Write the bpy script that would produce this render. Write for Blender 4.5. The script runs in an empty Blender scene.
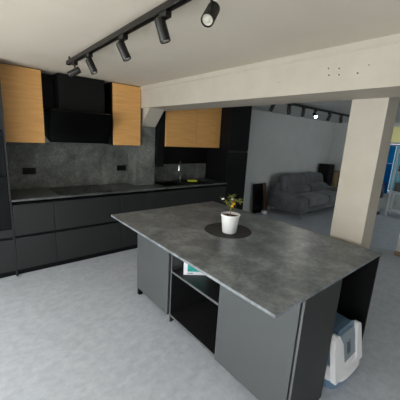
import bpy, bmesh, math, random
from mathutils import Vector, Matrix
random.seed(7)
C = bpy.context.scene.collection
sc = bpy.context.scene

# ------------------------------------------------------------------ materials
def srgb(r, g, b):
    f = lambda c: (c/255/12.92) if c/255 <= .04045 else ((c/255+.055)/1.055)**2.4
    return (f(r), f(g), f(b), 1)

def mat(name, col, rough=.5, metal=0, spec=.5, var=None, scale=6, bump=0, bscale=80, coat=0, detail=6, stretch=(1,1,1), trans=0, sheen=0):
    m = bpy.data.materials.new(name); m.use_nodes = True
    nt = m.node_tree; b = nt.nodes['Principled BSDF']
    b.inputs['Base Color'].default_value = col
    b.inputs['Roughness'].default_value = rough
    b.inputs['Metallic'].default_value = metal
    b.inputs['Specular IOR Level'].default_value = spec
    if coat: b.inputs['Coat Weight'].default_value = coat
    if sheen: b.inputs['Sheen Weight'].default_value = sheen
    tc = nt.nodes.new('ShaderNodeTexCoord'); mp = nt.nodes.new('ShaderNodeMapping')
    mp.inputs['Scale'].default_value = stretch
    nt.links.new(tc.outputs['Object'], mp.inputs['Vector'])
    if var is not None:
        n = nt.nodes.new('ShaderNodeTexNoise'); n.inputs['Scale'].default_value = scale
        n.inputs['Detail'].default_value = detail; n.inputs['Roughness'].default_value = .65
        r = nt.nodes.new('ShaderNodeValToRGB')
        r.color_ramp.elements[0].position = .32; r.color_ramp.elements[1].position = .68
        r.color_ramp.elements[0].color = col; r.color_ramp.elements[1].color = var
        nt.links.new(mp.outputs['Vector'], n.inputs['Vector'])
        nt.links.new(n.outputs['Fac'], r.inputs['Fac'])
        nt.links.new(r.outputs['Color'], b.inputs['Base Color'])
    if bump:
        n2 = nt.nodes.new('ShaderNodeTexNoise'); n2.inputs['Scale'].default_value = bscale
        n2.inputs['Detail'].default_value = 4
        bp = nt.nodes.new('ShaderNodeBump'); bp.inputs['Strength'].default_value = bump
        bp.inputs['Distance'].default_value = .01
        nt.links.new(mp.outputs['Vector'], n2.inputs['Vector'])
        nt.links.new(n2.outputs['Fac'], bp.inputs['Height'])
        nt.links.new(bp.outputs['Normal'], b.inputs['Normal'])
    return m

def stone(name, c0, c1, c2, rough, bigscale=3.0):
    """dark mottled ceramic slab: large clouds, fine grain and hair veins"""
    m = bpy.data.materials.new(name); m.use_nodes = True
    nt = m.node_tree; L = nt.links.new; b = nt.nodes['Principled BSDF']
    tc = nt.nodes.new('ShaderNodeTexCoord')
    n1 = nt.nodes.new('ShaderNodeTexNoise'); n1.inputs['Scale'].default_value = bigscale; n1.inputs['Detail'].default_value = 9
    n1.inputs['Roughness'].default_value = .68; n1.inputs['Distortion'].default_value = .5
    n2 = nt.nodes.new('ShaderNodeTexNoise'); n2.inputs['Scale'].default_value = 34; n2.inputs['Detail'].default_value = 5
    add = nt.nodes.new('ShaderNodeMath'); add.operation = 'MULTIPLY_ADD'; add.inputs[1].default_value = .35
    L(tc.outputs['Object'], n1.inputs['Vector']); L(tc.outputs['Object'], n2.inputs['Vector'])
    L(n2.outputs['Fac'], add.inputs[0]); L(n1.outputs['Fac'], add.inputs[2])
    r = nt.nodes.new('ShaderNodeValToRGB'); e = r.color_ramp.elements
    e[0].position = .48; e[0].color = c0; e[1].position = .92; e[1].color = c2
    k = e.new(.68); k.color = c1
    L(add.outputs[0], r.inputs['Fac']); L(r.outputs['Color'], b.inputs['Base Color'])
    b.inputs['Roughness'].default_value = rough
    bp = nt.nodes.new('ShaderNodeBump'); bp.inputs['Strength'].default_value = .06
    L(n2.outputs['Fac'], bp.inputs['Height']); L(bp.outputs['Normal'], b.inputs['Normal'])
    return m

def oak(name):
    m = bpy.data.materials.new(name); m.use_nodes = True
    nt = m.node_tree; L = nt.links.new; b = nt.nodes['Principled BSDF']
    tc = nt.nodes.new('ShaderNodeTexCoord'); mp = nt.nodes.new('ShaderNodeMapping')
    mp.inputs['Scale'].default_value = (1.2, 1.2, 26)
    n = nt.nodes.new('ShaderNodeTexNoise'); n.inputs['Scale'].default_value = 2.2; n.inputs['Detail'].default_value = 7
    n.inputs['Roughness'].default_value = .6; n.inputs['Distortion'].default_value = .3
    L(tc.outputs['Object'], mp.inputs['Vector']); L(mp.outputs['Vector'], n.inputs['Vector'])
    r = nt.nodes.new('ShaderNodeValToRGB'); e = r.color_ramp.elements
    e[0].position = .3; e[0].color = srgb(210, 155, 88); e[1].position = .75; e[1].color = srgb(232, 177, 108)
    k = e.new(.5); k.color = srgb(219, 164, 95)
    L(n.outputs['Fac'], r.inputs['Fac']); L(r.outputs['Color'], b.inputs['Base Color'])
    b.inputs['Roughness'].default_value = .55
    return m

def emit(name, col, s):
    m = bpy.data.materials.new(name); m.use_nodes = True
    b = m.node_tree.nodes['Principled BSDF']
    b.inputs['Base Color'].default_value = col
    b.inputs['Emission Color'].default_value = col; b.inputs['Emission Strength'].default_value = s
    return m

def glass_mat(name, tint=(1, 1, 1, 1)):
    m = bpy.data.materials.new(name); m.use_nodes = True; nt = m.node_tree
    nt.nodes.remove(nt.nodes['Principled BSDF']); o = nt.nodes['Material Output']
    t = nt.nodes.new('ShaderNodeBsdfTransparent'); t.inputs['Color'].default_value = tint
    g = nt.nodes.new('ShaderNodeBsdfGlossy'); g.inputs['Roughness'].default_value = .02
    mx = nt.nodes.new('ShaderNodeMixShader'); mx.inputs[0].default_value = .08
    nt.links.new(t.outputs[0], mx.inputs[1]); nt.links.new(g.outputs[0], mx.inputs[2]); nt.links.new(mx.outputs[0], o.inputs[0])
    return m

def curtain_mat(name, col):
    m = bpy.data.materials.new(name); m.use_nodes = True; nt = m.node_tree
    nt.nodes.remove(nt.nodes['Principled BSDF']); o = nt.nodes['Material Output']
    t = nt.nodes.new('ShaderNodeBsdfTranslucent'); t.inputs['Color'].default_value = col
    g = nt.nodes.new('ShaderNodeBsdfDiffuse'); g.inputs['Color'].default_value = col
    mx = nt.nodes.new('ShaderNodeMixShader'); mx.inputs[0].default_value = .4
    nt.links.new(t.outputs[0], mx.inputs[1]); nt.links.new(g.outputs[0], mx.inputs[2]); nt.links.new(mx.outputs[0], o.inputs[0])
    return m

M = dict(
    floor = mat('floor_vinyl', srgb(182, 188, 196), .5, var=srgb(206, 211, 218), scale=15, bump=.05, bscale=60, stretch=(1, 1.25, 1), detail=12, spec=.35),
    ceil = mat('ceiling_paint', srgb(202, 192, 175), .9, var=srgb(207, 198, 181), scale=1.5, spec=.2),
    beam = mat('beam_paint', srgb(176, 168, 153), .85, var=srgb(184, 177, 163), scale=3, bump=.15, bscale=14, spec=.2),
    wall = mat('grey_wall', srgb(188, 191, 187), .9, var=srgb(196, 199, 195), scale=2, spec=.2),
    white = mat('white_wall', srgb(222, 220, 214), .9, spec=.2),
    base = mat('wood_base', srgb(150, 124, 98), .6),
    front = mat('anthracite_front', srgb(38, 40, 40), .5, spec=.4),
    island = mat('anthracite_island', srgb(78, 81, 81), .45, spec=.45),
    islandend = mat('anthracite_end', srgb(42, 44, 44), .5, spec=.4),
    edge = mat('grey_edge_band', srgb(92, 94, 94), .4),
    inside = mat('black_inside', srgb(30, 30, 31), .45),
    black = mat('black_front', srgb(12, 12, 13), .5, spec=.2),
    blackm = mat('black_metal', srgb(24, 21, 18), .42, spec=.35),
    hood = mat('black_glass', srgb(5, 5, 6), .25, spec=.25),
    ovenglass = mat('oven_glass', srgb(14, 16, 18), .3, spec=.25),
    hob = mat('hob_glass', srgb(26, 27, 28), .18, spec=.4),
    top = stone('dark_slab', srgb(82, 87, 90), srgb(116, 121, 124), srgb(160, 165, 168), .38, 4.6),
    slab = stone('wall_slab', srgb(64, 66, 62), srgb(100, 102, 97), srgb(140, 142, 136), .5, 3.6),
    counter = stone('counter_slab', srgb(58, 61, 60), srgb(84, 87, 86), srgb(112, 115, 114), .32, 3),
    oak = oak('oak'),
    chrome = mat('chrome', srgb(200, 200, 200), .2, metal=1),
    gunmetal = mat('gunmetal', srgb(92, 92, 90), .3, metal=.9),
    pot = mat('white_pot', srgb(236, 236, 232), .35),
    soil = mat('soil', srgb(92, 48, 34), .95, var=srgb(60, 34, 26), scale=60, bump=.6),
    stem = mat('stem', srgb(128, 116, 84), .8),
    leaf = mat('leaf', srgb(100, 116, 44), .5, var=srgb(186, 188, 108), scale=40),
    fruit = mat('fruit', srgb(236, 170, 30), .4),
    mat_ = mat('felt_mat', srgb(58, 58, 57), .75, spec=.2),
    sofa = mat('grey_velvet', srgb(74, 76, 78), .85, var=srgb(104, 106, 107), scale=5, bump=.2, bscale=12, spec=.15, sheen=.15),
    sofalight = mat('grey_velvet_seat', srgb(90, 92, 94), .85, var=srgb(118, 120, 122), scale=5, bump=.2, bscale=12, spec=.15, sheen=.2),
    lit_white = mat('litter_white', srgb(236, 236, 236), .4),
    lit_blue = mat('litter_blue', srgb(104, 134, 160), .4),
    lit_door = mat('litter_door', srgb(140, 152, 160), .3),
    lit_mark = mat('litter_mark', srgb(80, 92, 102), .4),
    teal = mat('teal_print', srgb(20, 130, 125), .4, var=srgb(60, 180, 165), scale=18),
    boxwhite = mat('box_white', srgb(232, 233, 236), .45),
    sponge = mat('sponge', srgb(196, 204, 60), .8, bump=.4, bscale=200),
    card = mat('cardboard', srgb(150, 128, 92), .85),
    brown = mat('brown_board', srgb(92, 62, 50), .8),
    bag = mat('white_bag', srgb(225, 228, 232), .5),
    bluepr = curtain_mat('blue_cloth', srgb(20, 118, 165)),
    backlitc = curtain_mat('blue_cloth_backlit', srgb(40, 140, 180)),  # lighter cyan puts the window's backlight into the blue cloth's colour
    paleglowc = curtain_mat('pale_cloth_backlit', srgb(140, 195, 205)),  # pale tone paints in the window glow through the cloth
    cream = curtain_mat('cream_blind', srgb(236, 232, 190)),
    shelfm = mat('white_metal', srgb(205, 208, 210), .5),
    glass = glass_mat('pane'),
    bulb = emit('bulb_lit', (1, .97, .92, 1), 40),
    bulboff = mat('bulb_off', srgb(168, 165, 150), .25, bump=.3, bscale=300),
    hole = mat('hole_dark', srgb(112, 104, 92), .9),
    putty = mat('putty', srgb(196, 186, 166), .9),
    darkblue = mat('dark_blue_plastic', srgb(26, 42, 58), .35),
)

# ------------------------------------------------------------------ helpers
def box(bm, x0, x1, y0, y1, z0, z1, bev=0, seg=2):
    x0, x1 = min(x0, x1), max(x0, x1); y0, y1 = min(y0, y1), max(y0, y1); z0, z1 = min(z0, z1), max(z0, z1)
    t = bmesh.new()
    bmesh.ops.create_cube(t, size=1, matrix=Matrix.Translation(((x0+x1)/2, (y0+y1)/2, (z0+z1)/2)) @ Matrix.Diagonal((x1-x0, y1-y0, z1-z0, 1)))
    if bev:
        bmesh.ops.bevel(t, geom=list(t.edges), offset=min(bev, .49*min(x1-x0, y1-y0, z1-z0)), segments=seg, profile=.5, affect='EDGES')
    merge(bm, t)

def merge(bm, t):
    me = bpy.data.meshes.new('tmp'); t.to_mesh(me); t.free(); bm.from_mesh(me); bpy.data.meshes.remove(me)

def cyl(bm, p, q, r, r2=None, n=20, cap=True):
    p, q = Vector(p), Vector(q); r2 = r if r2 is None else r2
    d = q-p; rot = d.to_track_quat('Z', 'Y').to_matrix().to_4x4()
    t = bmesh.new()
    bmesh.ops.create_cone(t, cap_ends=cap, segments=n, radius1=r, radius2=r2, depth=d.length, matrix=Matrix.Translation((p+q)/2) @ rot)
    merge(bm, t)

def tube(bm, pts, r, n=12):
    pts = [Vector(p) for p in pts]; rings = []
    up = Vector((0, 1, .01)).normalized()
    for i, p in enumerate(pts):
        d = (pts[min(i+1, len(pts)-1)]-pts[max(i-1, 0)]).normalized()
        a = d.cross(up)
        if a.length < .05: a = d.cross(Vector((1, 0, 0)))
        a.normalize(); b = d.cross(a).normalized()
        rr = r[i] if isinstance(r, (list, tuple)) else r
        rings.append([bm.verts.new(p+a*rr*math.cos(k*2*math.pi/n)+b*rr*math.sin(k*2*math.pi/n)) for k in range(n)])
    for A, B in zip(rings, rings[1:]):
        for k in range(n): bm.faces.new((A[k], A[(k+1) % n], B[(k+1) % n], B[k]))
    bm.faces.new(rings[0][::-1]); bm.faces.new(rings[-1])

def lathe(bm, prof, cx, cy, n=40):
    rings = []
    for r, z in prof:
        if r < 1e-5: rings.append([bm.verts.new((cx, cy, z))])
        else: rings.append([bm.verts.new((cx+r*math.cos(k*2*math.pi/n), cy+r*math.sin(k*2*math.pi/n), z)) for k in range(n)])
    for A, B in zip(rings, rings[1:]):
        for k in range(n):
            a = [A[k % len(A)], A[(k+1) % len(A)], B[(k+1) % len(B)], B[k % len(B)]]
            a = list(dict.fromkeys(a))
            if len(a) > 2: bm.faces.new(a)

def prism(bm, poly, axis, a0, a1, bev=0):
    """poly of 2D points extruded along axis: 'x' -> (y,z), 'y' -> (x,z), 'z' -> (x,y)"""
    t = bmesh.new()
    def P(u, v, a): return {'x': (a, u, v), 'y': (u, a, v), 'z': (u, v, a)}[axis]
    A = [t.verts.new(P(u, v, a0)) for u, v in poly]; B = [t.verts.new(P(u, v, a1)) for u, v in poly]
    n = len(poly); t.faces.new(A); t.faces.new(B[::-1])
    for k in range(n): t.faces.new((A[k], B[k], B[(k+1) % n], A[(k+1) % n]))
    bmesh.ops.recalc_face_normals(t, faces=t.faces)
    if bev: bmesh.ops.bevel(t, geom=list(t.edges), offset=bev, segments=2, profile=.5, affect='EDGES')
    merge(bm, t)

def world_loc(o):
    v = Vector((0, 0, 0))
    while o: v = v+o.location; o = o.parent
    return v

def obj(name, bm, m, parent=None, smooth=False, label=None, cat=None, group=None, kind=None, subsurf=0):
    bmesh.ops.recalc_face_normals(bm, faces=bm.faces)
    vs = [v.co for v in bm.verts]
    lo = Vector([min(v[i] for v in vs) for i in range(3)]); hi = Vector([max(v[i] for v in vs) for i in range(3)])
    org = Vector(((lo.x+hi.x)/2, (lo.y+hi.y)/2, lo.z))
    bmesh.ops.translate(bm, verts=bm.verts, vec=-org)
    me = bpy.data.meshes.new(name); bm.to_mesh(me); bm.free()
    for f in me.polygons: f.use_smooth = smooth
    o = bpy.data.objects.new(name, me); C.objects.link(o); me.materials.append(m)
    if parent: o.parent = parent; o.location = org-world_loc(parent)
    else: o.location = org
    if smooth:
        try: me.set_sharp_from_angle(angle=math.radians(40))
        except Exception: pass
    if subsurf:
        s = o.modifiers.new('s', 'SUBSURF'); s.levels = subsurf; s.render_levels = subsurf
    if label: o['label'] = label
    if cat: o['category'] = cat
    if group: o['group'] = group
    if kind: o['kind'] = kind
    return o

def thing(name, loc, label, cat, group=None):
    o = bpy.data.objects.new(name, None); C.objects.link(o); o.location = loc
    o.empty_display_size = .1
    o['label'] = label; o['category'] = cat
    if group: o['group'] = group
    return o

def B(name, m, x0, x1, y0, y1, z0, z1, parent=None, bev=.002, **k):
    bm = bmesh.new(); box(bm, x0, x1, y0, y1, z0, z1, bev); return obj(name, bm, m, parent, **k)

def S(name, m, *boxes, parent=None):
    bm = bmesh.new()
    for b in boxes: box(bm, *b)
    return obj(name, bm, m, parent, kind=None if parent else 'structure')

# ------------------------------------------------------------------ room
ZC = 2.355
XL, XR, YF = -2.6, 8.42, -7.6
B('floor', M['floor'], XL-.2, XR+.2, YF-.2, .2, -.1, 0, bev=0, kind='structure')
B('ceiling', M['ceil'], XL-.2, XR+.2, YF-.2, .2, ZC, ZC+.12, bev=0, kind='structure')
S('wall_back', M['wall'], (XL-.2, XR+.2, 0, .2, 0, ZC))
# left wall with two wide windows, the daylight of the kitchen
W1, W2 = (-6.6, -3.9), (-3.5, -1.0)
ZS, ZH = .05, 2.2
S('wall_left', M['white'], (XL-.2, XL, YF, W1[0], 0, ZC), (XL-.2, XL, W1[1], W2[0], 0, ZC), (XL-.2, XL, W2[1], 0, 0, ZC),
  (XL-.2, XL, W1[0], W1[1], 0, ZS), (XL-.2, XL, W1[0], W1[1], ZH, ZC), (XL-.2, XL, W2[0], W2[1], 0, ZS), (XL-.2, XL, W2[0], W2[1], ZH, ZC))
# front wall (behind the camera) with one window
FW = (-2.2, 1.6)
S('wall_front', M['white'], (XL-.2, FW[0], YF-.2, YF, 0, ZC), (FW[1], 5.7, YF-.2, YF, 0, ZC), (8.1, XR+.2, YF-.2, YF, 0, ZC), (5.7, 8.1, YF-.2, YF, 0, .05), (5.7, 8.1, YF-.2, YF, 2.2, ZC), (FW[0], FW[1], YF-.2, YF, 0, .05), (FW[0], FW[1], YF-.2, YF, 2.2, ZC))
# right (far) wall with the blue-curtained window
RW = (-2.75, -1.36); RZ = (.5, 2.29)
S('wall_right', M['wall'], (XR, XR+.2, YF, RW[0], 0, ZC), (XR, XR+.2, RW[1], 0, 0, ZC), (XR, XR+.2, RW[0], RW[1], 0, RZ[0]), (XR, XR+.2, RW[0], RW[1], RZ[1], ZC))

def window(name, axis, pos, a0, a1, z0, z1, nm=2):
    """frame + panes; axis 'x' = lies in a plane x = pos"""
    bm = bmesh.new(); t = .05
    def bx(bm, u0, u1, v0, v1, d0=.03, d1=.03):
        if axis == 'x': box(bm, pos-d0, pos+d1, u0, u1, v0, v1, .003)
        else: box(bm, u0, u1, pos-d0, pos+d1, v0, v1, .003)
    bx(bm, a0, a0+t, z0, z1); bx(bm, a1-t, a1, z0, z1); bx(bm, a0+t, a1-t, z0, z0+t); bx(bm, a0+t, a1-t, z1-t, z1)
    for i in range(1, nm):
        c = a0+(a1-a0)*i/nm; bx(bm, c-.03, c+.03, z0+t, z1-t)
    f = obj(name, bm, M['white'], kind='structure')
    bm = bmesh.new(); bx(bm, a0+t, a1-t, z0+t, z1-t, .003, .003)
    obj('pane', bm, M['glass'], f)
window('window_1', 'x', XL-.1, W1[0], W1[1], ZS, ZH, 3)
window('window_2', 'x', XL-.1, W2[0], W2[1], ZS, ZH, 3)
window('window_3', 'y', YF-.1, FW[0], FW[1], .05, 2.2, 3)
window('window_5', 'y', YF-.1, 5.7, 8.1, .05, 2.2, 3)
window('window_4', 'x', XR+.1, RW[0], RW[1], RZ[0], RZ[1], 2)

# beam with a projecting lip along its top, haunch at the wall
bx0, bx1, px0 = 1.70, 2.124, 1.66
ZB = 2.063
bm = bmesh.new()
prism(bm, [(bx0, ZB), (bx1, ZB), (bx1, ZC), (bx0-.012, ZC), (bx0-.012, 2.312), (bx0, 2.30)], 'y', -.002, YF+.002)
prism(bm, [(-.3, 1.81), (-.002, 1.81), (-.002, ZB+.001), (-.55, ZB+.001)], 'x', bx0+.04, 1.985)
box(bm, bx1, 2.39, -.002, YF+.002, 2.14, ZC)
beam = obj('trim_1', bm, M['beam'], kind='structure')
holes = [((y+4.228)*1.023-4.228, (z-1.699)*1.023+1.699) for y, z in [(-3.16, 2.21), (-3.17, 2.165), (-3.235, 2.20), (-3.24, 2.16), (-3.36, 2.155), (-2.76, 2.16), (-3.42, 2.195)]]
for i, (y, z) in enumerate(holes):
    bm = bmesh.new(); r = .0075 if i < 5 else .005
    cyl(bm, (bx0-.0012, y, z), (bx0+.004, y, z), r*1.7, n=18)
    h = obj('putty_ring', bm, M['putty'], beam)
    bm = bmesh.new(); cyl(bm, (bx0-.002, y, z), (bx0+.004, y, z), r, n=16)
    obj('anchor_hole', bm, M['hole'], h)
# column carrying the beam, pier at the kitchen wall
S('trim_2', M['beam'], (bx1, 2.345, -3.412, -3.146, 0, 2.139, .004))
S('wall_pier', M['slab'], (px0, 1.985, -.3, -.001, 0, 1.81))
# pale wall end at the right edge with its wooden skirting
S('wall_middle', M['white'], (4.93, 5.15, YF, -3.0, 0, ZC))  # unseen length extended to the front wall to block window light from the column
S('baseboard_middle', M['base'], (4.915, 4.93, YF, -2.99, 0, .07, .002))
S('baseboard_back', M['wall'], (3.86, XR, -.012, 0, 0, .06, .002))

S('ceiling_right', M['wall'], (2.392, XR, YF, 0, ZC-.006, ZC-.0005))

# ------------------------------------------------------------------ kitchen run
BACKY = -.004
# tall oven unit
t = thing('oven_cabinet', (-.31, -.31, 0), 'tall black oven housing cut off by the left picture edge', 'cabinet')
XO0, XO1 = -.62, -.012
B('carcass', M['black'], XO0, XO1, -.598, BACKY, .07, 2.35, t)
B('side_panel', M['front'], XO1, 0.006, -.62, BACKY, 0, 2.35, t)
B('plinth', M['black'], XO0, XO1, -.57, -.55, 0, .069, t, bev=0)
for z0, z1 in ((.075, .455), (.485, .575)): B('drawer', M['front'], XO0, XO1-.002, -.62, -.6, z0, z1, t)
B('door', M['front'], XO0, XO1-.002, -.62, -.6, 1.66, 2.345, t)
ov = B('oven', M['ovenglass'], XO0+.01, XO1-.004, -.622, -.6, .59, 1.17, t)
bm = bmesh.new(); tube(bm, [(XO0+.06, -.63, 1.075), (XO0+.06, -.66, 1.075), (XO1-.05, -.66, 1.075), (XO1-.05, -.63, 1.075)], .009); obj('handle', bm, M['blackm'], ov, smooth=True)
ov = B('microwave', M['ovenglass'], XO0+.01, XO1-.004, -.622, -.6, 1.185, 1.64, t)
bm = bmesh.new(); tube(bm, [(XO0+.06, -.63, 1.58), (XO0+.06, -.655, 1.58), (XO1-.05, -.655, 1.58), (XO1-.05, -.63, 1.58)], .007); obj('handle', bm, M['blackm'], ov, smooth=True)

# base units
spl = [.008, .425, 1.275, 1.655, 2.82, 3.315]
desc = ['narrow anthracite drawer unit beside the tall oven housing', 'wide anthracite drawer unit under the cooktop',
        'narrow anthracite drawer unit right of the cooktop', 'anthracite base unit under the sink behind the island corner', 'rightmost anthracite base unit against the tall larder']
for i in range(5):
    a, b = spl[i], spl[i+1]
    t = thing('base_cabinet', ((a+b)/2, -.31, 0), desc[i], 'cabinet', 'handleless base units along the kitchen wall')
    yb = BACKY
    bm = bmesh.new()
    if i == 3:
        prism(bm, [(a+.002, -.595), (b-.002, -.595), (b-.002, yb), (1.99, yb), (1.99, -.305), (a+.002, -.305)], 'z', .07, .62)
        box(bm, a+.002, b-.002, -.597, -.57, .6, .86)
    elif i == 4: box(bm, a+.002, b-.002, -.595, yb, .07, .86)
    else: box(bm, a+.002, b-.002, -.595, yb, .07, .86)
    obj('carcass', bm, M['black'], t)
    for z0, z1 in ((.075, .462), (.492, .848)):
        B('drawer_front', M['front'], a+.0015, b-.0015, -.62, -.598, z0, z1, t)
    B('plinth', M['black'], a+.001, b-.001, -.575, -.56, 0, .069, t, bev=0)

# worktop with the sink cut out: strips around the basin
sx0, sx1, sy0, sy1 = 2.08, 2.48, -.50, -.14
bm = bmesh.new()
for b in ((.008, 1.658, -.63, BACKY), (1.658, 1.987, -.63, -.302), (1.987, sx0, -.63, BACKY), (sx1, 3.315, -.63, BACKY), (sx0, sx1, -.63, sy0), (sx0, sx1, sy1, BACKY)):
    box(bm, b[0], b[1], b[2], b[3], .888, .91)
obj('worktop', bm, M['counter'], label='long thin dark stone worktop running along the kitchen wall', cat='worktop')
t = thing('sink', ((sx0+sx1)/2, (sy0+sy1)/2, .70), 'black undermount sink basin set in the wall worktop', 'sink')
bm = bmesh.new()
g = .002
for b in ((sx0+g, sx1-g, sy0+g, sy0+.012, .70, .908), (sx0+g, sx1-g, sy1-.012, sy1-g, .70, .908), (sx0+g, sx0+.012, sy0+g, sy1-g, .70, .908), (sx1-.012, sx1-g, sy0+g, sy1-g, .70, .908), (sx0+g, sx1-g, sy0+g, sy1-g, .69, .70)):
    box(bm, *b, .001)
obj('basin', bm, M['black'], t)
bm = bmesh.new(); lathe(bm, [(0, .7), (.04, .7), (.04, .704), (.03, .702), (0, .702)], (sx0+sx1)/2, (sy0+sy1)/2, 24); obj('drain', bm, M['chrome'], t, smooth=True)

bm = bmesh.new()
for b in ((2.04, sx0, -.53, -.10), (sx1, 2.97, -.53, -.10), (sx0, sx1, -.53, sy0), (sx0, sx1, sy1, -.10)): box(bm, *b, .9105, .9135)
for k in range(7): box(bm, 2.62+k*.045, 2.63+k*.045, -.49, -.26, .9135, .9155)
obj('drainer', bm, M['black'], t)
fx, fy = 2.57, -.2
t = thing('faucet', (fx, fy, .9137), 'slim gunmetal kitchen faucet with arched spout and pull-out head at the sink', 'faucet')
bm = bmesh.new(); lathe(bm, [(0, .914), (.026, .914), (.026, .918), (.019, .926), (.017, 1.0), (0, 1.0)], fx, fy, 24); obj('base', bm, M['gunmetal'], t, smooth=True)
bm = bmesh.new()
pts = [(fx, fy, .99), (fx, fy, 1.2)]+[(fx-.055+.055*math.cos(a), fy-.055+.055*math.cos(a), 1.2+.07*math.sin(a)) for a in [k*math.pi/10 for k in range(1, 11)]]
tube(bm, pts, .0105); obj('spout', bm, M['gunmetal'], t, smooth=True)
bm = bmesh.new(); cyl(bm, (fx-.11, fy-.11, 1.2), (fx-.112, fy-.112, 1.12), .013, .017); obj('spray_head', bm, M['chrome'], t, smooth=True)
bm = bmesh.new(); tube(bm, [(fx+.015, fy, .965), (fx+.06, fy-.01, .99), (fx+.09, fy-.015, 1.02)], .006); obj('lever', bm, M['gunmetal'], t, smooth=True)

bm = bmesh.new(); box(bm, 2.58, 2.74, -.045, .045, 0, .032, .01, 3)
for v in bm.verts:
    pass
o = obj('sponge', bm, M['sponge'], label='yellow-green washing-up sponge on the black sink drainer', cat='sponge')
o.location = (2.76, -.31, .9157); o.rotation_euler = (0, 0, -.35)

t = thing('cooktop', (.84, -.31, .91), 'flat black glass cooktop set on the worktop below the hood', 'cooktop')
B('glass_plate', M['hob'], .50, 1.17, -.56, -.07, .911, .916, t, bev=.002)
for x, y, r in ((.66, -.2, .09), (.66, -.43, .075), (1.0, -.2, .08), (1.0, -.43, .1)):
    bm = bmesh.new(); lathe(bm, [(r-.004, .9161), (r, .9161), (r, .9166), (r-.004, .9166), (r-.004, .9161)], x, y, 40); obj('cooking_zone', bm, M['front'], t)
B('touch_control', M['front'], .76, .92, -.545, -.53, .9161, .9165, t, bev=0)

# splashback slabs
B('splashback', M['slab'], .008, px0-.002, -.003-.012, -.002, .911, 1.518, label='dark stone splashback slab behind the cooktop', cat='splashback', bev=0)
B('splashback', M['slab'], 1.99, 3.312, -.016, -.002, .911, 1.2, label='low dark stone splashback strip behind the sink', cat='splashback', bev=0)
B('back_panel', M['black'], 1.99, 3.312, -.014, -.002, 1.201, 2.05, label='black sheet on the wall above the sink splashback strip', cat='panel', bev=0)  # plain black sheet from the strip up behind the wall cupboard
def socket(x, z, y, lab, n=2):
    t = thing('power_socket', (x, y, z-.045), lab, 'socket')
    B('frame', M['black'], x-.075, x+.075, y-.010, y, z-.042, z+.042, t, bev=.003)
    for k in (-1, 1):
        bm = bmesh.new(); cyl(bm, (x+k*.036, y-.0135, z), (x+k*.036, y-.0095, z), .026, n=24); r = obj('outlet', bm, M['black'], t)
        for q in (-1, 1):
            bm = bmesh.new(); cyl(bm, (x+k*.036+q*.009, y-.0142, z), (x+k*.036+q*.009, y-.013, z), .003, n=10); obj('pin_hole', bm, M['hood'], r)
socket(.285, 1.145, -.0155, 'black double power socket near the tall oven housing')
socket(1.55, 1.155, -.0155, 'black double power socket below the second oak wall cupboard')

# wall units
UY = -.37; UZ0, UZ1 = 1.522, 2.345
def wall_unit(x0, x1, lab, doors, z1=UZ1, filler=None):
    t = thing('wall_cabinet', ((x0+x1)/2, UY/2, UZ0), lab, 'cabinet')
    B('carcass', M['black'], x0, x1, UY+.022, -.018, UZ0, z1+.008, t)
    xs = doors
    for a, b in zip(xs, xs[1:]):
        B('door', M['oak'], a+.002, b-.002, UY, UY+.02, UZ0+.002, z1, t, bev=.0015)
    return t
t = wall_unit(.008, .427, 'oak-fronted wall cupboard left of the hood', [.022, .425])
t = wall_unit(1.268, 1.652, 'oak-fronted wall cupboard between hood and beam', [1.276, 1.694])
B('end_stile', M['black'], 1.6535, 1.696, UY+.022, -.303, UZ0, UZ1+.008, t)
# that unit runs on in front of the pier
t = wall_unit(2.13, 3.312, 'double oak-fronted wall cupboard above the sink, under the beam', [2.132, 2.755, 3.22], z1=2.345)
B('filler_strip', M['oak'], 3.222, 3.31, UY+.004, UY+.02, UZ0+.002, 2.345, t)
B('filler_panel', M['black'], 1.99, 2.126, -.34, -.32, 1.2, 2.35, label='black filler board left of the double oak cupboard', cat='panel')

# hood
t = thing('cooker_hood', (.85, -.2, 1.52), 'black angled glass cooker hood with boxed chimney between the oak cupboards', 'cooker hood')
B('chimney', M['black'], .60, 1.16, UY, -.018, 1.94, 2.35, t)
bm = bmesh.new(); prism(bm, [(-.30, 1.535), (-.335, 1.535), (-.50, 1.90), (-.47, 1.935), (-.02, 1.935), (-.02, 1.6)], 'x', .49, 1.2, .004); obj('hood_body', bm, M['hood'], t)
bm = bmesh.new(); v = [(-.342, 1.545), (-.338, 1.545), (-.506, 1.91), (-.51, 1.91)]; prism(bm, v, 'x', .475, 1.215); obj('glass_front', bm, M['hood'], t)
B('side_recess', M['black'], .43, .598, -.12, -.018, 1.94, 2.35, t, bev=0)
B('side_recess', M['black'], 1.162, 1.265, -.12, -.018, 1.94, 2.35, t, bev=0)

# tall larder
t = thing('larder_cabinet', (3.575, -.31, 0), 'tall black larder cabinet at the right end of the kitchen run', 'cabinet')
B('carcass', M['black'], 3.318, 3.835, -.598, BACKY, .07, 2.35, t)
B('door', M['black'], 3.32, 3.833, -.62, -.6, .075, 1.462, t)
B('door', M['black'], 3.32, 3.833, -.62, -.6, 1.492, 2.345, t)
B('grip_channel', M['front'], 3.322, 3.831, -.603, -.598, 1.464, 1.490, t, bev=0)
B('plinth', M['black'], 3.32, 3.833, -.575, -.56, 0, .069, t, bev=0)

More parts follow.
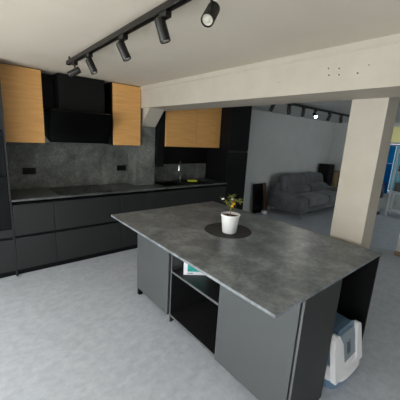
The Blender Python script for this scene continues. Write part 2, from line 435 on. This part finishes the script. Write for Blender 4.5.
# ------------------------------------------------------------------ island
X0, X1, Y0, Y1 = .695, 2.027, -3.593, -1.683
FX = .965
t = thing('kitchen_island', ((X0+X1)/2, (Y0+Y1)/2, 0), 'large grey kitchen island with thin dark stone top', 'kitchen island')
bm = bmesh.new(); box(bm, X0, X1, Y0, Y1, .901, .92, .0015, 1); obj('countertop', bm, M['top'], t)
yA, yB = -2.335, -2.955     # open shelf bay between
B('cabinet_body', M['islandend'], FX+.021, X1-.01, yA, Y1-.03, .075, .899, t)
B('door', M['island'], FX, FX+.019, yA+.03, Y1-.03, .075, .897, t)
B('end_panel', M['inside'], FX+.004, FX+.54, yA-.02, yA-.002, .03, .899, t, bev=0)
B('edge_band', M['edge'], FX, FX+.0035, yA-.02, yA-.008, .03, .899, t, bev=0)
B('foot', M['black'], FX+.002, FX+.045, Y1-.075, Y1-.031, 0, .074, t)
B('plinth', M['black'], FX+.18, X1-.03, yA, Y1-.14, 0, .074, t, bev=0)
# bay
B('bay_back', M['inside'], FX+.52, FX+.54, yB+.001, yA-.021, .11, .899, t, bev=0)
B('bottom_board', M['inside'], FX, FX+.52, yB+.001, yA-.021, .095, .113, t)
B('edge_band', M['edge'], FX-.003, FX-.0005, yB+.001, yA-.021, .095, .113, t, bev=0)
B('shelf', M['inside'], FX+.004, FX+.52, yB+.001, yA-.021, .522, .54, t)
B('edge_band', M['edge'], FX, FX+.0035, yB+.001, yA-.021, .522, .54, t, bev=0)
B('plinth', M['black'], FX+.18, FX+.5, yB, yA-.02, 0, .094, t, bev=0)
B('divider_panel', M['inside'], FX+.021, FX+.54, yB-.02, yB, .075, .899, t, bev=0)
# near cabinet
NX = 1.395
B('cabinet_body', M['islandend'], FX+.021, NX-.02, Y0+.03, yB-.021, .075, .899, t)
B('door', M['island'], FX, FX+.019, Y0+.028, yB-.002, .075, .897, t)
B('end_panel', M['islandend'], FX+.004, NX, Y0+.004, Y0+.022, 0, .899, t)
B('edge_band', M['edge'], FX, FX+.0035, Y0+.004, Y0+.016, 0, .899, t, bev=0)
B('plinth', M['black'], FX+.18, NX-.03, Y0+.03, yB-.02, 0, .074, t, bev=0)
# niche on the end
B('niche_side', M['black'], NX-.019, NX-.001, -3.02, Y0+.024, 0, .899, t, bev=0)
B('niche_back', M['black'], NX, X1-.02, -3.04, -3.02, 0, .899, t, bev=0)
B('side_panel', M['black'], X1-.022, X1-.003, Y0+.004, -2.98, 0, .899, t, bev=0)
B('back_panel', M['islandend'], X1-.022, X1-.003, -2.978, yA-.002, 0, .899, t, bev=0)

# plant, mat
bm = bmesh.new(); lathe(bm, [(0, .9205), (.203, .9205), (.205, .922), (.205, .924), (.203, .9255), (0, .9255)], 1.37, -2.605, 64)
obj('placemat', bm, M['mat_'], label='round dark felt mat under the plant pot on the island', cat='mat')
px, py, pz = 1.335, -2.655, .926
t = thing('potted_plant', (px, py, pz), 'small citrus plant in a white pot on the island', 'potted plant')
bm = bmesh.new()
lathe(bm, [(0, pz), (.056, pz), (.060, pz+.004), (.077, pz+.145), (.081, pz+.147), (.082, pz+.157), (.078, pz+.160), (.073, pz+.157), (.071, pz+.125), (0, pz+.125)], px, py, 48)
obj('pot', bm, M['pot'], t, smooth=True)
bm = bmesh.new(); lathe(bm, [(.0705, pz+.127), (.0715, pz+.139), (.05, pz+.144), (.02, pz+.148), (0, pz+.146)], px, py, 32); obj('soil', bm, M['soil'], t, smooth=True)
RT = Vector((.77, -.63, 0)); UPV = Vector((0, 0, 1)); DP = Vector((.63, .77, 0))
base = Vector((px, py, pz+.145))
def pp(r, u, d=0): return base+(RT*r+UPV*u+DP*d)*1.45
br = [[pp(-.005, 0), pp(.0, .03), pp(.004, .06), pp(.006, .09)],
      [pp(.002, .05), pp(-.015, .075, .01), pp(-.035, .09, .012), pp(-.055, .092, .01)],
      [pp(.004, .06), pp(.02, .085, -.01), pp(.035, .10, -.015), pp(.043, .09, -.02)],
      [pp(.006, .08), pp(-.005, .105, -.01), pp(-.012, .122, -.012)],
      [pp(.004, .07), pp(.012, .1, .02), pp(.016, .112, .035)]]
bm = bmesh.new()
for i, b in enumerate(br): tube(bm, b, [(.005 if i == 0 else .003)*(1-.15*k) for k in range(len(b))], 8)
obj('stem', bm, M['stem'], t, smooth=True)
def leaf(bm, p, d, up, L, W):
    d = d.normalized(); s = d.cross(up).normalized(); n = s.cross(d)
    prof = [(0, .12), (.25, .8), (.5, 1), (.75, .7), (1, .05)]
    mid = []; le = []; ri = []
    for a, w in prof:
        c = p+d*L*a-n*L*.25*a*a
        mid.append(bm.verts.new(c)); le.append(bm.verts.new(c+s*W*w*.5+n*W*.15*w)); ri.append(bm.verts.new(c-s*W*w*.5+n*W*.15*w))
    for k in range(4):
        bm.faces.new((mid[k], mid[k+1], le[k+1], le[k])); bm.faces.new((mid[k+1], mid[k], ri[k], ri[k+1]))
bm = bmesh.new()
for b in br:
    for k in range(24):
        f = random.random(); i = min(int(f*(len(b)-1)), len(b)-2)
        if b is br[0] and i < 1: continue
        p = b[i].lerp(b[i+1], random.random())
        d = Vector((random.gauss(0, 1), random.gauss(0, 1), random.gauss(.1, .7)))
        leaf(bm, p, d, Vector((random.gauss(0, .4), random.gauss(0, .4), 1)).normalized(), random.uniform(.026, .042), random.uniform(.013, .02))
bmesh.ops.solidify(bm, geom=list(bm.faces), thickness=.0006)
obj('foliage', bm, M['leaf'], t, smooth=True)
for r, u, d, s in ((.004, .062, -.02, .0115), (.013, .075, -.018, .009)):
    bm = bmesh.new(); c = pp(r, u, d); bmesh.ops.create_uvsphere(bm, u_segments=16, v_segments=12, radius=s, matrix=Matrix.Translation(c) @ Matrix.Diagonal((1, 1, .9, 1)))
    obj('fruit', bm, M['fruit'], t, smooth=True)
for r, u, d in ((-.055, .094, .005), (-.048, .098, .0), (.0, .1, -.01)):
    bm = bmesh.new(); c = pp(r, u, d)
    for k in range(5):
        a = k*2*math.pi/5; leaf(bm, c, RT*math.cos(a)+UPV*math.sin(a)-DP*.5, -DP, .009, .006)
    bmesh.ops.solidify(bm, geom=list(bm.faces), thickness=.0005)
    obj('blossom', bm, M['pot'], t)

# box on the island shelf
t = thing('picture_box', (1.09, -2.53, .5405), 'white carton with teal picture on the island shelf', 'box')
ang = math.atan2(-.11, .15)
t.rotation_euler = (0, 0, ang)
def rel(name, m, parent, *b, bev=.002):
    bm = bmesh.new(); box(bm, *b, bev); me = bpy.data.meshes.new(name); bm.to_mesh(me); bm.free(); me.materials.append(m)
    o = bpy.data.objects.new(name, me); C.objects.link(o); o.parent = parent; return o
rel('carton', M['boxwhite'], t, -.1, .1, 0, .12, 0, .16)
rel('picture', M['teal'], t, -.068, .085, -.0015, .0, .032, .15, bev=0)
rel('caption', M['inside'], t, -.07, -.02, -.0015, 0, .014, .019, bev=0)

# litter box in the end niche: tapered tub, domed hood, U-shaped white front, flap door
lx0, lx1 = 1.43, 1.985
t = thing('litter_box', ((lx0+lx1)/2, -3.42, 0), 'white and pale blue hooded cat litter box in the island niche', 'litter box')
cx = (lx0+lx1)/2
def sec(hw, yf, yb, n=2.6, k=36):
    """superellipse plan outline: half width hw, from yf to yb"""
    cy, hd = (yf+yb)/2, (yb-yf)/2; out = []
    for i in range(k):
        a = 2*math.pi*i/k; c, s = math.cos(a), math.sin(a)
        out.append((cx+hw*math.copysign(abs(c)**(2/n), c), cy+hd*math.copysign(abs(s)**(2/n), s)))
    return out
def loft(bm, secs, capb=True, capt=True):
    R = [[bm.verts.new((x, y, z)) for x, y in o] for o, z in secs]; n = len(R[0])
    for A, Bq in zip(R, R[1:]):
        for k in range(n): bm.faces.new((A[k], A[(k+1) % n], Bq[(k+1) % n], Bq[k]))
    if capb: bm.faces.new(R[0][::-1])
    if capt: bm.faces.new(R[-1])
bm = bmesh.new()
loft(bm, [(sec(.225, -3.66, -3.13, 4), .002), (sec(.235, -3.672, -3.12, 4), .02), (sec(.258, -3.694, -3.10, 4), .098)])
obj('base_tray', bm, M['lit_blue'], t, smooth=True)
bm = bmesh.new()
loft(bm, [(sec(.262, -3.70, -3.09, 4), .098), (sec(.268, -3.706, -3.085, 4), .108), (sec(.262, -3.695, -3.09, 4), .12), (sec(.25, -3.67, -3.10, 4.5), .13), (sec(.245, -3.66, -3.10, 5), .20)])
obj('rim', bm, M['lit_white'], t, smooth=True)
bm = bmesh.new()
loft(bm, [(sec(.238, -3.645, -3.11, 5), .13), (sec(.232, -3.625, -3.12, 5), .28), (sec(.222, -3.60, -3.14, 5), .37), (sec(.205, -3.58, -3.16, 4.5), .405), (sec(.16, -3.55, -3.2, 4), .42)])
obj('hood', bm, M['lit_blue'], t, smooth=True)
# front follows the slope of the hood: y at height z
def fyz(z): return -3.664+(z-.13)*.20
def slab(bm, poly, off0, off1):
    A = [bm.verts.new((x, fyz(z)-off0, z)) for x, z in poly]; Bq = [bm.verts.new((x, fyz(z)-off1, z)) for x, z in poly]; n = len(poly)
    bm.faces.new(A); bm.faces.new(Bq[::-1])
    for k in range(n): bm.faces.new((A[k], Bq[k], Bq[(k+1) % n], A[(k+1) % n]))
def arc(x0, z0, r, a0, a1, n=6): return [(x0+r*math.cos(math.radians(a0+(a1-a0)*i/n)), z0+r*math.sin(math.radians(a0+(a1-a0)*i/n))) for i in range(n+1)]
# U frame as three joined pieces in one outline
L_, R_ = cx-.275, cx+.235
out = [(L_, .125), (R_, .125), (R_-.004, .36)]+arc(R_-.045, .385, .04, 0, 120)+[(R_-.09, .36), (R_-.10, .19)]+arc(cx+.10, .19, .03, -10, -90, 4)+arc(cx-.08, .19, .03, -90, -170, 4)+[(cx-.125, .37)]+arc(L_+.062, .41, .05, 20, 150)+[(L_+.004, .34)]
bm = bmesh.new(); slab(bm, out, -.02, .022)
bmesh.ops.recalc_face_normals(bm, faces=bm.faces)
obj('front_frame', bm, M['lit_white'], t)
bm = bmesh.new()
slab(bm, [(cx-.115, .17), (cx+.13, .17), (cx+.135, .34)]+arc(cx+.08, .37, .05, 10, 90)+arc(cx-.06, .37, .05, 90, 170), -.01, .006)
fl = obj('flap_door', bm, M['lit_door'], t)
bm = bmesh.new()
slab(bm, [(cx-.155, .355), (cx+.16, .345)]+arc(cx+.115, .40, .05, 0, 90)+arc(cx-.11, .40, .05, 90, 180), -.02, -.0105)
slab(bm, [(cx-.13, .425), (cx+.13, .425), (cx+.12, .445), (cx-.12, .445)], -.06, -.0105)
obj('hood_arch', bm, M['lit_blue'], t)
bm = bmesh.new()
mk = [(cx-.02, .24), (cx+.03, .24), (cx+.04, .285), (cx+.032, .315), (cx+.04, .345), (cx+.018, .33), (cx-.008, .33), (cx-.03, .345), (cx-.022, .315), (cx-.032, .285)]
slab(bm, mk, .0055, .0075); obj('cat_emblem', bm, M['lit_mark'], fl)
k_l = None
bm = bmesh.new(); tube(bm, [(cx-.08, -3.36, .415), (cx-.07, -3.36, .44), (cx+.07, -3.36, .44), (cx+.08, -3.36, .415)], .01); obj('handle', bm, M['lit_white'], t, smooth=True)

t.scale = (.86, .86, .95); t.location = (1.675, -3.42, 0)
# ------------------------------------------------------------------ track lights
def rail(name, p, q, lab, grp=None):
    p, q = Vector(p), Vector(q); t = thing(name, (p+q)/2, lab, 'light rail')
    h = .017
    bm = bmesh.new()
    if abs(p.x-q.x) < .01:
        for a, b in ((p.x-h, p.x-h+.006), (p.x+h-.006, p.x+h)): box(bm, a, b, p.y, q.y, p.z-h, p.z+h)
        box(bm, p.x-h+.006, p.x+h-.006, p.y, q.y, p.z-.003, p.z+h)
    else:
        for a, b in ((p.y-h, p.y-h+.006), (p.y+h-.006, p.y+h)): box(bm, p.x, q.x, a, b, p.z-h, p.z+h)
        box(bm, p.x, q.x, p.y-h+.006, p.y+h-.006, p.z-.003, p.z+h)
    obj('rail_profile', bm, M['blackm'], t)
    d = (q-p).normalized()
    for f in (.1, .28, .985):
        c = p.lerp(q, f); bm = bmesh.new(); box(bm, c.x-.007, c.x+.007, c.y-.007, c.y+.007, c.z+h, ZC-(.007 if c.x > 2.4 else 0)); obj('ceiling_clip', bm, M['blackm'], t)
    for e, s in ((p, -1), (q, 1)):
        bm = bmesh.new(); c = e+d*s*.004; box(bm, c.x-(.004 if abs(d.x) > .5 else h), c.x+(.004 if abs(d.x) > .5 else h), c.y-(.004 if abs(d.y) > .5 else h), c.y+(.004 if abs(d.y) > .5 else h), c.z-h, c.z+h, .001)
        obj('end_cap', bm, M['blackm'], t)
    return t
RZc = 2.305
rail('track_rail', (.49, -4.15, RZc), (.49, -1.22, RZc), 'long black ceiling light rail above the kitchen floor')
rail('track_rail', (3.0, -1.46, RZc), (6.1, -1.46, RZc), 'black ceiling light rail in the sofa room beyond the beam')
def spot(x, y, off, axis, lab, grp, along='y', lit=False, L=.108, r=.0275):
    z = RZc-.0175
    t = thing('spotlight', (x, y, z), lab, 'spotlight', grp)
    bm = bmesh.new()
    if along == 'y': box(bm, x-.017, x+.017, y-.035, y+.035, z-.028, z-.0005, .003)
    else: box(bm, x-.035, x+.035, y-.017, y+.017, z-.028, z-.0005, .003)
    obj('adapter', bm, M['blackm'], t)
    ax = Vector(axis).normalized(); c = Vector((x, y, z-.085))+Vector(off)
    bm = bmesh.new(); cyl(bm, (x, y, z-.028), (x, y, z-.062), .006, n=12); side = (Vector((x, y, z-.062)))
    tube(bm, [side, side+(c-side)*.6, c-ax*.01], .0055, 8)
    obj('stem', bm, M['blackm'], t, smooth=True)
    rot = ax.to_track_quat('Z', 'Y').to_matrix().to_4x4(); rot.translation = c
    prof = [(0, -L*.45), (r-.004, -L*.45), (r, -L*.45+.004), (r, L*.55-.002), (r-.001, L*.55), (r-.0035, L*.55), (r-.0035, L*.55-.008), (0, L*.55-.008)]
    bm = bmesh.new(); lathe(bm, prof, 0, 0, 32); bmesh.ops.transform(bm, matrix=rot, verts=bm.verts)
    hsg = obj('housing', bm, M['blackm'], t, smooth=True)
    bm = bmesh.new(); lathe(bm, [(0, L*.55-.0065), (r-.005, L*.55-.0065), (r-.007, L*.55-.004), (r*.45, L*.55-.0055), (r*.3, L*.55-.003), (0, L*.55-.003)], 0, 0, 32); bmesh.ops.transform(bm, matrix=rot, verts=bm.verts)
    obj('bulb', bm, M['bulb'] if lit else M['bulboff'], hsg, smooth=True)
    return c, ax
DN = Vector((0, 0, -1))
g1 = 'spotlights on the kitchen rail'
spot(.49, -1.42, -RT*.0, -RT*.8+DN*.45-DP*.1, 'farthest kitchen rail spotlight, turned left', g1)
spot(.49, -1.80, RT*.015, RT*.48+DN-DP*.05, 'second-farthest kitchen rail spotlight, tilted down to the right', g1)
spot(.49, -2.42, -RT*.0, RT*.5+DN-DP*.05, 'middle spotlight of the kitchen rail, above the oak cupboard in view', g1)
spot(.49, -2.90, -RT*.012+UPV*.01, RT*.33+DN-DP*.02, 'kitchen rail spotlight second nearest, its rim just showing', g1)
spot(.49, -3.25, RT*.0-UPV*.012, -DP*.75+DN*.75-RT*.25, 'nearest kitchen rail spotlight, white bulb face turned to the viewer', g1)
g2 = 'spotlights on the sofa room rail'
dirs = [(3.32, -RT*.4+DN, 'leftmost sofa room spotlight, partly tucked behind the beam'), (3.76, RT*.1+DN, 'second sofa room spotlight from the left'),
        (4.19, RT*.0+DN, 'sofa room spotlight directly left of the lit one'), (4.58, -DP*.9+DN*.6, 'lit sofa room spotlight glowing white'),
        (5.1, -RT*.4+DN, 'sofa room spotlight directly right of the lit one'), (5.6, RT*.15+DN, 'sofa room spotlight closest to the column')]
for x, ax, lab in dirs:
    c, a = spot(x, -1.46, Vector((0, 0, 0)), ax, lab, g2, 'x', lit='lit sofa' in lab, L=.12, r=.03)
    if 'lit sofa' in lab:
        li = bpy.data.lights.new('spot_lamp', 'SPOT'); li.energy = 12; li.spot_size = 1.2; li.shadow_soft_size = .03; li.color = (1, .96, .9)
        lo = bpy.data.objects.new('spot_lamp', li); C.objects.link(lo); lo.location = c+a*.075; lo.rotation_euler = (-a).to_track_quat('Z', 'Y').to_euler()

# ------------------------------------------------------------------ sofa
sx0, sx1 = 5.30, 7.66
t = thing('sofa', ((sx0+sx1)/2, -.62, 0), 'dark grey upholstered sofa against the grey wall', 'sofa')
def soft(name, m, x0, x1, y0, y1, z0, z1, bev, parent, tilt=0, puff=.0, sag=0):
    bm = bmesh.new(); tb = bmesh.new()
    box(tb, x0, x1, y0, y1, z0, z1, bev, 4)
    me = bpy.data.meshes.new('q'); tb.to_mesh(me); tb.free(); bm.from_mesh(me); bpy.data.meshes.remove(me)
    bmesh.ops.subdivide_edges(bm, edges=[e for e in bm.edges if e.calc_length() > .15], cuts=6, use_grid_fill=True)
    cxx, cyy, czz = (x0+x1)/2, (y0+y1)/2, (z0+z1)/2
    for v in bm.verts:
        u, w, q = (v.co.x-cxx)/(x1-x0)*2, (v.co.y-cyy)/(y1-y0)*2, (v.co.z-czz)/(z1-z0)*2
        k = puff*(1-min(1, abs(u))**2)*(1-min(1, abs(q))**2); v.co.y += math.copysign(k, w) if abs(w) > .5 else 0
        k = puff*(1-min(1, abs(u))**2)*(1-min(1, abs(w))**2); v.co.z += math.copysign(k, q) if abs(q) > .5 else 0
        v.co.z += .006*math.sin(v.co.x*17+v.co.y*9)*(1 if q > .3 else 0)
        v.co.y += (v.co.z-z0)*tilt
    return obj(name, bm, m, parent, smooth=True)
soft('frame', M['sofa'], sx0+.05, sx1-.05, -1.02, -.10, .14, .30, .03, t)
soft('back_frame', M['sofa'], sx0+.12, sx1-.12, -.30, -.05, .28, .72, .05, t)
soft('armrest', M['sofa'], sx0, sx0+.26, -1.06, -.10, .13, .54, .065, t, puff=.025)
soft('armrest', M['sofa'], sx1-.26, sx1, -1.06, -.10, .13, .54, .065, t, puff=.025)
xm = (sx0+sx1)/2
for a, b in ((sx0+.25, xm-.002), (xm+.002, sx1-.25)):
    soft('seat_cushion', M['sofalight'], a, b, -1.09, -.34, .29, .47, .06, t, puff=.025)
    soft('back_cushion', M['sofa'], a-.05, b-.008, -.46, -.25, .50, .895, .07, t, tilt=.22, puff=.045)
    soft('lumbar_cushion', M['sofa'], a-.0, b-.02, -.60, -.38, .475, .65, .07, t, tilt=.25, puff=.035)
for x in (sx0+.1, sx1-.1):
    for y in (-.98, -.18):
        bm = bmesh.new(); cyl(bm, (x, y-.02, 0), (x, y, .145), .018, .03, 14); obj('leg', bm, M['chrome'], t, smooth=True)

# things by the sofa
t = thing('framed_board', (4.98, -.09, 0), 'black framed board leaning on the grey wall left of the sofa', 'picture')
bm = bmesh.new(); prism(bm, [(-.13, .004), (-.105, .001), (-.035, .70), (-.06, .703)], 'x', 4.80, 5.13)
obj('board', bm, M['hood'], t)
for x in (4.80, 5.11):
    bm = bmesh.new(); prism(bm, [(-.136, .004), (-.1305, .004), (-.0605, .703), (-.066, .703)], 'x', x, x+.02); obj('frame_bar', bm, M['black'], t)
bm = bmesh.new(); prism(bm, [(-.17, .004), (-.15, .001), (-.02, .70), (-.04, .703)], 'x', 5.145, 5.28)
obj('wooden_board', bm, M['brown'], label='reddish brown board leaning between black frame and sofa', cat='board')
bm = bmesh.new(); loftpts = []
bmesh.ops.create_icosphere(bm, subdivisions=3, radius=.06, matrix=Matrix.Translation((5.02, -.26, .045)))
for v in bm.verts:
    v.co += Vector((random.gauss(0, .004), random.gauss(0, .004), 0)); v.co.z = max(.002, .045+(v.co.z-.045)*.75); v.co.x = 5.02+(v.co.x-5.02)*1.5
obj('plastic_bag', bm, M['bag'], label='small crumpled white bag on the floor before the black frame', cat='bag')
t = thing('floor_speaker', (7.86, -.2, 0), 'tall black box standing behind the right end of the sofa', 'speaker')
B('cabinet', M['black'], 7.69, 8.0, -.38, -.06, 0, 1.14, t, bev=.01)
for z in (.35, .65, .92):
    bm = bmesh.new(); lathe(bm, [(0, 0), (.05, .0), (.09, .012), (.095, .012), (.095, 0)], 0, 0, 32)
    bmesh.ops.transform(bm, matrix=Matrix.Translation((7.845, -.381, z)) @ Matrix.Rotation(math.pi/2, 4, 'X'), verts=bm.verts); obj('driver', bm, M['hood'], t, smooth=True)
t = thing('cardboard_box', (8.2, -.25, 0), 'tall tan cardboard box in the far corner beside the black tower', 'box')
B('carton', M['card'], 8.03, 8.39, -.45, -.06, 0, .93, t, bev=.004)
B('tape', M['brown'], 8.19, 8.23, -.4515, -.4505, .0, .93, t, bev=0)

# ------------------------------------------------------------------ far room at the right edge
def curtain(name, m, y0, y1, z0, z1, x, lab, folds=5):
    bm = bmesh.new(); n = 40; g = []
    for side in (0, .004):
        g.append([[bm.verts.new((x+side+.012*math.sin(i/n*folds*2*math.pi), y0+(y1-y0)*i/n, z)) for i in range(n+1)] for z in (z0, z1)])
    for a in g:
        for i in range(n): bm.faces.new((a[0][i], a[0][i+1], a[1][i+1], a[1][i]))
    return obj(name, bm, m, smooth=True, label=lab, cat='curtain')
curtain('curtain', M['bluepr'], -1.74, -1.2, .5, 1.30, 8.30, 'deep blue cloth hanging on the far window, lower part')
curtain('curtain', M['backlitc'], -1.74, -1.2, 1.305, 1.76, 8.30, 'upper part of the blue cloth, window backlight put into its colour')
curtain('curtain', M['paleglowc'], -2.5, -1.75, .6, 1.76, 8.30, 'pale cyan cloth at the right picture edge behind the white rack, window glow put into its colour', 7)
bm = bmesh.new(); cyl(bm, (8.28, -2.6, 1.775), (8.28, -1.15, 1.775), .012, n=14); obj('curtain_rod', bm, M['blackm'], label='dark curtain rod above the blue cloths', cat='curtain rod')
t = thing('window_blind', (8.33, -1.95, 1.81), 'pale boxed blind unit above the curtain rod at the right edge', 'blind')
bm = bmesh.new()
for b in ((-2.5, -1.52, 1.81, 1.85), (-2.5, -1.52, 2.25, 2.29), (-2.5, -2.46, 1.85, 2.25), (-1.58, -1.52, 1.85, 2.25)): box(bm, 8.30, 8.345, *b)
obj('casing', bm, M['shelfm'], t)
B('blind', M['cream'], 8.322, 8.329, -2.458, -1.582, 1.852, 2.248, t, bev=0)
t = thing('storage_rack', (8.0, -2.2, 0), 'white open storage rack standing before the blue curtains', 'rack')
for x in (7.88, 8.18):
    for y in (-2.5, -1.93):
        B('post', M['shelfm'], x-.018, x+.018, y-.018, y+.018, 0, 1.7, t)
for z in (.12, .62, 1.12, 1.6): B('shelf', M['shelfm'], 7.87, 8.19, -2.48, -1.95, z, z+.025, t)
B('storage_bin', M['gunmetal'], 7.90, 8.16, -2.42, -1.98, .647, .86, label='grey bin on the white rack above its lowest shelf', cat='box', bev=.01)
B('storage_bin', M['darkblue'], 7.90, 8.16, -2.42, -2.0, 1.147, 1.3, label='dark blue bin high on the white rack', cat='box', bev=.01)
t = thing('upright_vacuum', (7.85, -1.68, 0), 'dark upright floor cleaner with slim pole beside the white rack', 'floor cleaner')
bm = bmesh.new(); box(bm, 7.72, 7.92, -1.80, -1.58, 0.002, .06, .02, 3); obj('floor_head', bm, M['blackm'], t, smooth=True)
bm = bmesh.new(); tube(bm, [(7.84, -1.68, .05), (7.86, -1.69, .4), (7.87, -1.70, .5)], .02); obj('pole', bm, M['gunmetal'], t, smooth=True)
bm = bmesh.new(); box(bm, 7.81, 7.95, -1.78, -1.62, .42, .82, .03, 3); obj('motor_body', bm, M['darkblue'], t, smooth=True)
bm = bmesh.new(); tube(bm, [(7.88, -1.7, .8), (7.88, -1.7, .88), (7.88, -1.78, .86), (7.88, -1.78, .76)], .012); obj('handle', bm, M['blackm'], t, smooth=True)

# ------------------------------------------------------------------ light
def area(name, loc, rot, sx, sy, e, col):
    l = bpy.data.lights.new(name, 'AREA'); l.shape = 'RECTANGLE'; l.size = sx; l.size_y = sy; l.energy = e; l.color = col
    o = bpy.data.objects.new(name, l); C.objects.link(o); o.location = loc; o.rotation_euler = rot; return o
H = math.pi/2
# daylight just outside each window
area('daylight_1', (XL-.3, (W1[0]+W1[1])/2, (ZS+ZH)/2), (0, -H, 0), ZH-ZS, W1[1]-W1[0], 115, (.95, .98, 1))
area('daylight_2', (XL-.3, (W2[0]+W2[1])/2, (ZS+ZH)/2), (0, -H, 0), ZH-ZS, W2[1]-W2[0], 200, (.95, .98, 1))
area('daylight_3', ((FW[0]+FW[1])/2, YF-.3, 1.15), (H, 0, 0), FW[1]-FW[0], 2.1, 4, (.95, .98, 1))
area('daylight_4', (XR+.3, (RW[0]+RW[1])/2, (RZ[0]+RZ[1])/2), (0, H, 0), RZ[1]-RZ[0], RW[1]-RW[0], 8, (.95, .98, 1))
area('daylight_5', (6.9, YF-.3, 1.15), (H, 0, 0), 2.4, 2.1, 85, (.95, .98, 1))
sn = bpy.data.lights.new('bounce_sun', 'SUN'); sn.energy = 22; sn.angle = .01; sn.color = (1, .94, .86)  # added sun: its unseen floor patch bounces light up to the ceiling
so = bpy.data.objects.new('bounce_sun', sn); C.objects.link(so); so.location = (-6, -4, 5)
so.rotation_euler = Vector((.50, .02, -.87)).to_track_quat('-Z', 'Y').to_euler()
w = bpy.data.worlds.new('sky'); sc.world = w; w.use_nodes = True
bg = w.node_tree.nodes['Background']; bg.inputs['Color'].default_value = (.75, .85, 1, 1); bg.inputs['Strength'].default_value = 1.0

# ------------------------------------------------------------------ camera
cam = bpy.data.cameras.new('camera'); co = bpy.data.objects.new('camera', cam); C.objects.link(co)
cam.sensor_width = 36; cam.lens = 280.834/400*36; cam.clip_start = .02
co.location = (-.335, -4.228, 1.699)
co.rotation_euler = tuple(math.radians(a) for a in (77.383, -3.215, -39.4))
sc.camera = co
vs = sc.view_settings; vs.view_transform = 'Standard'; vs.look = 'None'; vs.gamma = 1; vs.use_curve_mapping = False; vs.exposure = -.33
